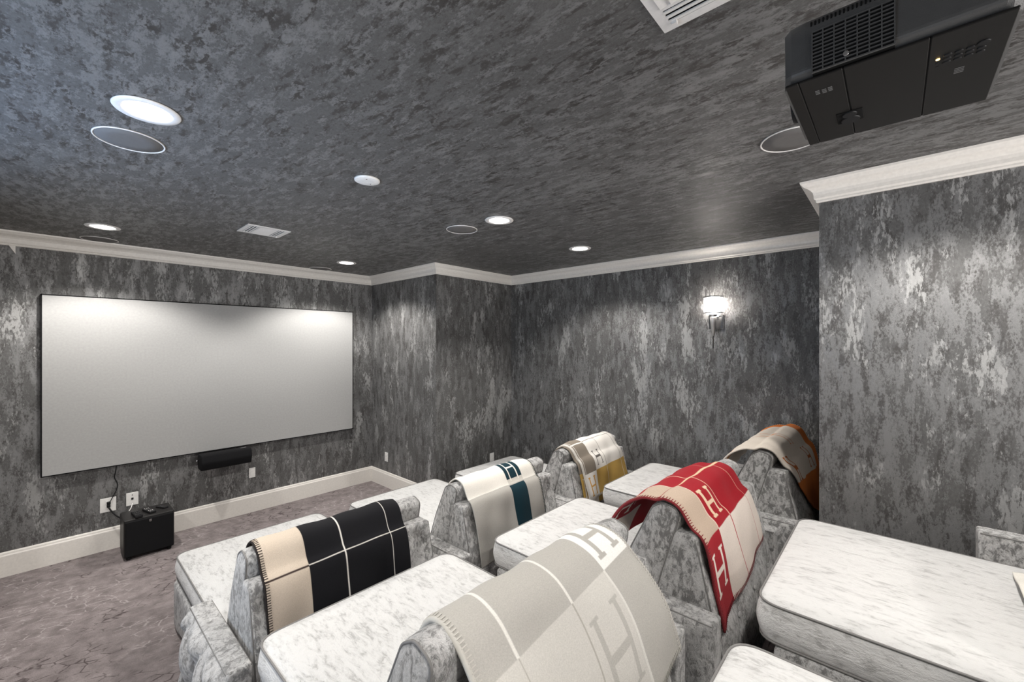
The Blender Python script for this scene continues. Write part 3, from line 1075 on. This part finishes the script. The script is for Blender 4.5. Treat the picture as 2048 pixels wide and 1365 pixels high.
    # arms
    for s in (-1, 1):
        def farm(P, n, s=s):
            P = P.copy()
            z = P[:, 2] + ARM_H / 2
            y = P[:, 1] + ARM_Y1 / 2
            out = np.clip(n[:, 0] * s, 0, 1)
            topw = np.clip((ARM_H - 0.01 - z) / 0.05, 0, 1)
            tf = tufts(y / 0.26 + 0.5, (z - 0.02) / 0.36)
            bul = (left_bulge if s < 0 else 0.0245) * np.sqrt(np.clip(topw, 0, 1)) * (0.05 + 0.95 * tf) * out
            P[:, 0] = P[:, 0] + s * (0.524 + bul * np.clip((y - 0.0) / 0.03, 0, 1) * np.clip((ARM_Y1 - y) / 0.03, 0, 1))
            P[:, 1] = y
            P[:, 2] = z + 0.003
            return P
        am = softbox('arm', (0.046, ARM_Y1 / 2, ARM_H / 2), 0.012, (3, 26, 30), farm, M['velvet'], t, 2)
        lb = left_bulge if s < 0 else 0.0245
        for i in range(-1, 5):
            for j in range(0, 5):
                y, z = (i / 2 - 0.5) * 0.26 + 0.26, 0.02 + j / 2 * 0.36
                if (i + j) % 2 or not (0.06 < y < 0.60 and 0.1 < z < 0.5):
                    continue
                q = b0.copy()
                COL.objects.link(q)
                q.parent = am
                q.rotation_euler = (0, 0, s * R(-90))
                q.location = (s * (0.570 + lb * 0.05 + 0.002), y, z)
        xi, xo = s * 0.481, s * 0.567
        tube('piping', [(xi, 0.01, ARM_H - 0.004), (xi, ARM_Y1 - 0.006, ARM_H - 0.004), (xo, ARM_Y1 - 0.006, ARM_H - 0.004), (xo, 0.01, ARM_H - 0.004), (xi, 0.006, ARM_H - 0.004)], 0.0035, M['piping'], am, 6)
    return t


Z1, Z2, Z3 = 0.0, 0.25, 0.50
Y1, Y2, Y3 = 1.92, 0.50, -0.90
endc = make_chaise(1.61, 0.060)
longc = make_chaise(1.61)
shortc = make_chaise(1.26)
midc = make_chaise(1.35)
ROWS = [
    (endc, 1.03, Y1, Z1, 'silver crushed velvet chaise under the black and beige blanket, front left'),
    (longc, 2.22, Y1, Z1, 'silver crushed velvet chaise under the white and teal striped blanket, front middle'),
    (longc, 3.41, Y1, Z1, 'silver crushed velvet chaise under the yellow and white blanket, front right'),
    (shortc, 1.01, Y2 + 0.07, Z2, 'silver crushed velvet chaise under the pale grey blanket, second row'),
    (shortc, 2.21, Y2 - 0.01, Z2, 'silver crushed velvet chaise under the red blanket, second row'),
    (midc, 3.45, Y2 - 0.11, Z2, 'silver crushed velvet chaise under the orange blanket beside the sconce wall'),
    (shortc, 2.15, Y3, Z3, 'silver crushed velvet chaise against the near wall at lower right, long bare seat'),
    (shortc, 0.94, Y3, Z3, 'silver crushed velvet chaise of which one bare seat corner shows at the bottom edge'),
]
used = set()
for proto, x, y, z, lab in ROWS:
    if proto.name in used:
        o = copy_tree(proto)
    else:
        o = proto
        used.add(proto.name)
    o.location = (x, y, z)
    o['label'] = lab

# ------------------------------------------------------------------ blankets
CREAM = (0.70, 0.67, 0.62)


def srgb(r, g, b):
    return tuple(((c / 255) / 12.92 if c <= 10 else (((c / 255) + 0.055) / 1.055) ** 2.4) for c in (r, g, b))


class Pattern:
    """woven design in blanket coordinates: u 0..1 from left to right edge, v 0..1 from front hem to rear hem"""

    def __init__(self, U, V, w, l, base):
        self.U, self.V, self.w, self.l = U, V, w, l
        self.C = np.empty(U.shape + (3,))
        self.C[:] = base

    def rect(self, u0, u1, v0, v1, col):
        m = (self.U >= u0) & (self.U <= u1) & (self.V >= v0) & (self.V <= v1)
        self.C[m] = col
        return self

    def uline(self, u, col, v0=0, v1=1, t=0.006):
        return self.rect(u - t / self.w / 2, u + t / self.w / 2, v0, v1, col)

    def vline(self, v, col, u0=0, u1=1, t=0.006):
        return self.rect(u0, u1, v - t / self.l / 2, v + t / self.l / 2, col)

    def letter(self, uc, vc, w, h, bar, col, mid=None, serif=True):
        """the letter H, uprights along v"""
        X = (self.U - uc) * self.w
        Y = (self.V - vc) * self.l
        ax, ay = np.abs(X), np.abs(Y)
        m = (np.abs(ax - w / 2) <= bar / 2) & (ay <= h / 2)
        m |= (ax <= w / 2) & (ay <= (mid or bar) / 2)
        if serif:
            m |= (np.abs(ax - w / 2) <= bar * 1.15) & (np.abs(ay - h / 2 + bar * 0.25) <= bar * 0.3)
        self.C[m] = col
        return self


def blanket(name, label, x0, y0, z0, path_f, path_r, corners, size, design, res=0.004, amp=0.010, kx=17.0, phase=0.0, thick=0.009,
            stitch=None, lift=0.012, sag=None, group='patterned wool blankets'):
    """path_f / path_r: (y, z) points in chaise coordinates from the ridge to the front and to the rear;
    corners: (x, s) of front-left, front-right, rear-left, rear-right; s = length along the path, + to the rear"""
    def smooth(pts):
        return np.array(catmull(pts, 10))
    A = smooth(list(reversed(path_f)) + path_r[1:])
    seg = np.r_[0, np.cumsum(np.linalg.norm(np.diff(A, axis=0), axis=1))]
    ridge = np.argmin(np.linalg.norm(A - np.array(path_r[0]), axis=1))
    S = seg - seg[ridge]
    w, l = size
    nu, nv = int(w / res) + 1, int(l / res) + 1
    U, V = np.meshgrid(np.linspace(0, 1, nu), np.linspace(0, 1, nv), indexing='xy')
    fl, fr, rl, rr = [np.array(c) for c in corners]
    XS_ = (1 - V) * ((1 - U) * fl[0] + U * fr[0]) + V * ((1 - U) * rl[0] + U * rr[0])
    SS = (1 - V) * ((1 - U) * fl[1] + U * fr[1]) + V * ((1 - U) * rl[1] + U * rr[1])
    if sag is not None:
        XS_, SS = sag(U, V, XS_, SS)
    Y = np.interp(SS, S, A[:, 0])
    Z = np.interp(SS, S, A[:, 1])
    e = 0.004
    ty = (np.interp(SS + e, S, A[:, 0]) - np.interp(SS - e, S, A[:, 0]))
    tz = (np.interp(SS + e, S, A[:, 1]) - np.interp(SS - e, S, A[:, 1]))
    # beyond the measured path the cloth simply hangs
    over = np.clip(SS - S[-1], 0, None)
    Z = Z - over
    over = np.clip(S[0] - SS, 0, None)
    Z = Z - over
    ln = np.sqrt(ty ** 2 + tz ** 2) + 1e-9
    ny, nz = tz / ln, -ty / ln
    flip = np.where(nz < -0.2, -1, 1)
    ny, nz = ny * flip, nz * flip
    sr = np.clip((SS - 0.20) / 0.30, 0, 1)
    sf = np.clip((-SS - 0.10) / 0.30, 0, 1)
    hang = np.maximum(sr, sf)
    rip = amp * hang * (0.6 + np.sin(XS_ * kx + phase + SS * 2.0) + 0.5 * np.sin(XS_ * kx * 1.9 + phase * 1.7 - SS * 3))
    rip = rip + 0.0025 * np.sin(XS_ * 31 + SS * 13 + phase) + 0.002 * np.sin(XS_ * 12 - SS * 23)
    edge = np.exp(-U * w / 0.035) + np.exp(-(1 - U) * w / 0.035)
    out = lift * (1 - 0.45 * edge * (1 - hang)) + np.maximum(rip, -lift * 0.7)
    Y = Y + ny * out + np.where(SS > 0.25, -0.0, 0.0)
    Z = Z + nz * out
    P = np.stack([XS_ - x0, Y, Z], -1)
    verts = P.reshape(-1, 3)
    idx = np.arange(nu * nv).reshape(nv, nu)
    F = np.stack([idx[:-1, :-1], idx[:-1, 1:], idx[1:, 1:], idx[1:, :-1]], -1).reshape(-1, 4)
    me = bpy.data.meshes.new(name)
    me.vertices.add(len(verts))
    me.vertices.foreach_set('co', verts.astype(np.float32).ravel())
    me.loops.add(F.size)
    me.loops.foreach_set('vertex_index', F.astype(np.int32).ravel())
    me.polygons.add(len(F))
    me.polygons.foreach_set('loop_start', np.arange(0, F.size, 4, dtype=np.int32))
    me.polygons.foreach_set('use_smooth', np.ones(len(F), dtype=bool))
    me.update(calc_edges=True)
    pat = design(U, V, w, l)
    ca = me.color_attributes.new('weave', 'FLOAT_COLOR', 'POINT')
    rgba = np.concatenate([pat.C.reshape(-1, 3), np.ones((len(verts), 1))], 1).astype(np.float32)
    ca.data.foreach_set('color', rgba.ravel())
    o = thing(name, (x0, y0, z0), label, 'blanket', group)
    c = link('cloth', me, M['wool'], o)
    sd = c.modifiers.new('thickness', 'SOLIDIFY')
    sd.thickness = thick
    sd.offset = 0.0
    if stitch:
        col, edges, step = stitch
        sm_ = plain(label.split()[0] + ' stitch yarn', col, 0.9)
        bm = bmesh.new()
        for eg in edges:
            if eg == 'left':
                line, inn = P[:, 0], P[:, min(nu - 1, int(0.018 / res))]
            elif eg == 'right':
                line, inn = P[:, -1], P[:, max(0, nu - 1 - int(0.018 / res))]
            elif eg == 'rear':
                line, inn = P[-1], P[nv - 1 - int(0.018 / res)]
            else:
                line, inn = P[0], P[int(0.018 / res)]
            st = max(1, int(step / res))
            for k in range(st, len(line) - st, st):
                a, b = Vector(line[k]), Vector(inn[k])
                d = Vector(line[k + 1] - line[k - 1]).normalized()
                out_n = d.cross(b - a).normalized()
                if out_n.z < 0 and abs(out_n.z) > 0.2 or (abs(out_n.z) <= 0.2 and out_n.y > 0):
                    out_n = -out_n
                hw = 0.0014
                for side in (1, -1):
                    n_ = out_n * (thick / 2 + 0.0012) * side
                    q = [a + n_ - d * hw, a + n_ + d * hw, b + n_ + d * hw, b + n_ - d * hw]
                    q2 = [p + out_n * 0.0012 * side for p in q]
                    bv = [bm.verts.new(p) for p in q + q2]
                    for f in ((4, 5, 6, 7), (0, 1, 5, 4), (2, 3, 7, 6), (1, 2, 6, 5), (3, 0, 4, 7)):
                        bm.faces.new([bv[x] for x in f])
            # thread along the very edge
            for side in (1, -1):
                pass
        so = bm_obj('edge_stitching', bm, sm_, o)
        so['kind'] = 'stuff'
        tube('edge_yarn', [tuple(p) for p in (P[:, 0] if edges[0] == 'left' else P[:, -1])[::3]], thick * 0.62, sm_, o, 6)
    return o


FRONT = [(0.262, 0.925), (0.300, 0.890), (0.345, 0.800), (0.395, 0.690), (0.44, 0.590), (0.485, 0.485)]
REAR = [(0.262, 0.925), (0.225, 0.937), (0.170, 0.915), (0.125, 0.842), (0.088, 0.800), (0.066, 0.700), (0.050, 0.600), (0.035, 0.500), (0.02, 0.380)]

# --- black and beige
BLK, BEI = (0.007, 0.007, 0.009), srgb(196, 182, 166)


def d_black(U, V, w, l):
    p = Pattern(U, V, w, l, BLK)
    p.rect(0, 0.262, 0, 1, BEI)
    for v in (0.685, 0.975):
        p.vline(v, CREAM, 0.262, 1, 0.0045)
        p.vline(v, srgb(60, 48, 45), 0, 0.262, 0.006)
    for u in (0.505, 0.865):
        p.uline(u, CREAM, 0, 1, 0.0045)
    return p


blanket('wool_blanket', 'black and beige wool blanket with cream lines on the front left chaise', 1.03, Y1, Z1, FRONT, REAR,
        [(0.610, -0.30), (1.345, -0.30), (0.625, 0.475), (1.325, 0.455)], (0.72, 0.80), d_black, 0.0035, 0.006, 14, 0.4,
        stitch=((0.02, 0.016, 0.015), ['left'], 0.0105))

# --- teal stripe
TEAL, PALE, GREY = srgb(13, 44, 54), srgb(222, 218, 210), srgb(170, 167, 161)


def d_teal(U, V, w, l):
    p = Pattern(U, V, w, l, GREY)
    vb = 0.545
    p.rect(0, 1, 0, vb, PALE)
    p.rect(0.545, 0.77, vb - 0.04, vb, srgb(196, 192, 184))
    p.rect(0.535, 0.76, vb + 0.012, 1, TEAL)
    # square with a pale H
    p.rect(0.545, 0.77, 0.335, 0.505, TEAL)
    p.letter(0.66, 0.42, 0.078, 0.18, 0.011, PALE, serif=False)
    return p


blanket('wool_blanket', 'white and grey blanket with a dark teal stripe on the front middle chaise', 2.22, Y1, Z1, FRONT, REAR,
        [(1.800, -0.30), (2.490, -0.30), (1.830, 0.62), (2.530, 0.60)], (0.70, 0.90), d_teal, 0.0035, 0.009, 13, 2.2,
        stitch=(srgb(20, 40, 45), ['right'], 0.0105))

# --- yellow
YEL, TAU, WHI = srgb(186, 152, 82), srgb(128, 119, 108), srgb(226, 222, 216)


def d_yellow(U, V, w, l):
    p = Pattern(U, V, w, l, WHI)
    p.rect(0.045, 0.27, 0, 0.735, TAU)
    p.uline(0.03, TAU, 0, 0.735, 0.012)
    p.vline(0.43, WHI, 0, 0.27, 0.010)
    p.vline(0.43, srgb(96, 90, 84), 0.27, 1, 0.006)
    p.rect(0.27, 1, 0.735, 1, YEL)
    for u in (0.53, 0.90):
        p.uline(u, srgb(110, 100, 88), 0, 0.735, 0.006)
        p.uline(u, WHI, 0.735, 1, 0.006)
    p.letter(0.40, 0.62, 0.085, 0.125, 0.013, srgb(88, 84, 80))
    p.letter(0.135, 0.865, 0.08, 0.15, 0.014, srgb(200, 150, 70))
    return p


def d_yellow2(U, V, w, l):
    p = Pattern(U, V, w, l, WHI)
    p.rect(0.0, 0.16, 0.0, 0.66, TAU)
    p.rect(0.0, 0.16, 0.66, 0.93, YEL)
    p.rect(0.30, 1, 0.3, 1, YEL)
    p.letter(0.08, 0.80, 0.055, 0.15, 0.012, WHI)
    return p


blanket('wool_blanket', 'yellow, taupe and white blanket folded over the front right chaise', 3.41, Y1, Z1, FRONT, REAR,
        [(3.020, -0.28), (3.755, -0.28), (3.085, 0.555), (3.790, 0.515)], (0.72, 0.82), d_yellow, 0.0045, 0.010, 11, 4.0, lift=0.026,
        stitch=((0.6, 0.57, 0.52), ['left', 'rear'], 0.013))
o2 = bpy.data.objects['wool_blanket.002']
lay = blanket('lower_layer', 'x', 3.41, Y1, Z1, FRONT, REAR, [(3.000, -0.26), (3.750, -0.26), (3.055, 0.615), (3.775, 0.57)], (0.72, 0.82), d_yellow2,
              0.006, 0.006, 11, 3.6, lift=0.010)
cl = lay.children[0]
cl.name = 'lower_fold'
cl.parent = o2
bpy.data.objects.remove(lay)

# --- pale grey
G1, G2, G3 = srgb(178, 175, 169), srgb(203, 200, 194), srgb(236, 234, 230)
REAR_G = [(0.285, 0.893), (0.240, 0.914), (0.170, 0.898), (0.110, 0.850), (0.058, 0.795), (0.015, 0.725), (-0.015, 0.630), (-0.035, 0.53), (-0.05, 0.42)]
FRONT_G = [(0.285, 0.893), (0.330, 0.830), (0.375, 0.735), (0.42, 0.640), (0.45, 0.560), (0.49, 0.47)]


def d_grey(U, V, w, l):
    p = Pattern(U, V, w, l, G1)
    vb, uw = 0.60, 0.74
    p.rect(0, uw, vb, 1, G2)
    p.rect(uw, 0.985, 0.37, vb, G3)
    for u in (0.16, 0.48):
        p.uline(u, srgb(226, 224, 218), 0, vb, 0.008)
        p.uline(u, srgb(172, 168, 160), vb, 1, 0.005)
    p.uline(uw, srgb(216, 214, 208), vb, 1, 0.010)
    p.letter(0.862, 0.487, 0.098, 0.150, 0.020, srgb(176, 173, 167))
    p.letter(0.61, 0.79, 0.110, 0.215, 0.020, srgb(180, 177, 171))
    return p


blanket('wool_blanket', 'thick pale grey blanket with tone on tone letters, nearest in the second row', 1.01, Y2 + 0.07, Z2, FRONT_G, REAR_G,
        [(0.665, -0.34), (1.335, -0.34), (0.590, 0.60), (1.395, 0.50)], (0.76, 0.90), d_grey, 0.0032, 0.006, 9, 1.0, thick=0.014, lift=0.017,
        stitch=(srgb(186, 183, 176), ['left', 'right', 'rear'], 0.010))

# --- red
RED, CRM, BGE = srgb(158, 26, 38), srgb(205, 190, 176), srgb(192, 172, 154)
FRONT_R = [(0.262, 0.925), (0.325, 0.920), (0.395, 0.870), (0.450, 0.775), (0.490, 0.660), (0.515, 0.540)]


def d_red(U, V, w, l):
    p = Pattern(U, V, w, l, RED)
    vb = 0.70
    p.rect(0.24, 1, vb, 1, srgb(226, 214, 204))
    p.rect(0, 0.24, 0, vb, BGE)
    p.rect(0, 0.4, 0, 0.17, srgb(214, 202, 192))
    p.rect(0, 0.24, 0.17, 0.335, RED)
    p.rect(0, 0.24, vb, 1, RED)
    p.vline(0.465, srgb(222, 196, 160), 0.24, 1, 0.012)
    p.vline(0.465, RED, 0, 0.24, 0.009)
    for u in (0.47, 0.86):
        p.uline(u, srgb(224, 180, 160), 0.22, vb, 0.005)
        p.uline(u, srgb(176, 60, 66), vb, 1, 0.005)
    p.uline(0.24, srgb(224, 200, 184), 0.22, vb, 0.006)
    p.letter(0.355, 0.605, 0.080, 0.130, 0.018, srgb(222, 196, 168))
    p.letter(0.125, 0.83, 0.095, 0.150, 0.018, srgb(232, 222, 212))
    p.letter(0.11, 0.25, 0.095, 0.115, 0.016, srgb(232, 222, 212))
    return p


def sag_red(U, V, X, S):
    # rear-left corner hangs in a point; the right side is lifted
    t = np.clip((V - 0.62) / 0.38, 0, 1)
    S = S + t * (0.07 * (1 - U) ** 2)
    X = X + t * 0.03 * (1 - U)
    return X, S


blanket('wool_blanket', 'red and cream blanket with letters, corner hanging behind a second row chaise', 2.21, Y2 - 0.01, Z2, FRONT_R, REAR,
        [(1.70, -0.44), (2.40, -0.34), (1.785, 0.535), (2.545, 0.47)], (0.75, 1.0), d_red, 0.0035, 0.012, 8.5, 0.2, sag=sag_red,
        stitch=(srgb(120, 30, 36), ['left', 'rear'], 0.013))

# --- orange
ORA, OWH = srgb(214, 120, 52), srgb(216, 206, 194)


def d_orange(U, V, w, l):
    p = Pattern(U, V, w, l, OWH)
    p.rect(0.82, 1, 0.0, 1, ORA)
    p.rect(0.0, 0.82, 0.72, 1, ORA)
    p.letter(0.45, 0.40, 0.075, 0.20, 0.011, srgb(206, 128, 70))
    p.letter(0.62, 0.62, 0.085, 0.13, 0.014, srgb(180, 100, 50))
    p.letter(0.10, 0.64, 0.06, 0.14, 0.016, srgb(180, 100, 50))
    p.rect(0, 0.26, 0, 0.10, ORA)
    p.letter(0.10, 0.21, 0.10, 0.13, 0.020, srgb(214, 130, 66))
    return p


def sag_or(U, V, X, S):
    t = np.clip((V - 0.5) / 0.5, 0, 1)
    X = X + t * t * 0.55 * (1 - U)
    S = S + t * 0.10 * (1 - U)
    return X, S


blanket('wool_blanket', 'orange and cream blanket sliding off the chaise beside the near wall corner', 3.45, Y2 - 0.11, Z2, FRONT_R, REAR,
        [(2.90, -0.40), (4.02, -0.26), (3.10, 0.54), (4.00, 0.62)], (1.0, 0.92), d_orange, 0.0045, 0.012, 10, 1.2, sag=sag_or, lift=0.016,
        stitch=((0.72, 0.68, 0.62), ['right'], 0.014))


# --- teal blanket on the third row chaise, its front hem spread on the seat
FRONT_D = [(0.262, 0.925), (0.300, 0.890), (0.345, 0.800), (0.395, 0.690), (0.445, 0.590), (0.49, 0.515), (0.53, 0.486), (0.585, 0.476), (0.66, 0.474)]

def d_teal2(U, V, w, l):
    p = Pattern(U, V, w, l, TEAL)
    p.rect(0, 1, 0, 0.03, PALE)
    p.rect(0, 0.74, 0, 1, PALE)
    p.rect(0.3, 1, 0.6, 1, GREY)
    return p


blanket('wool_blanket', 'white bordered teal blanket just entering at the right edge of the picture', 2.15, Y3, Z3, FRONT_D, REAR,
        [(1.80, -0.585), (2.45, -0.565), (1.80, 0.40), (2.44, 0.40)], (0.64, 1.0), d_teal2, 0.005, 0.008, 10, 0.3)
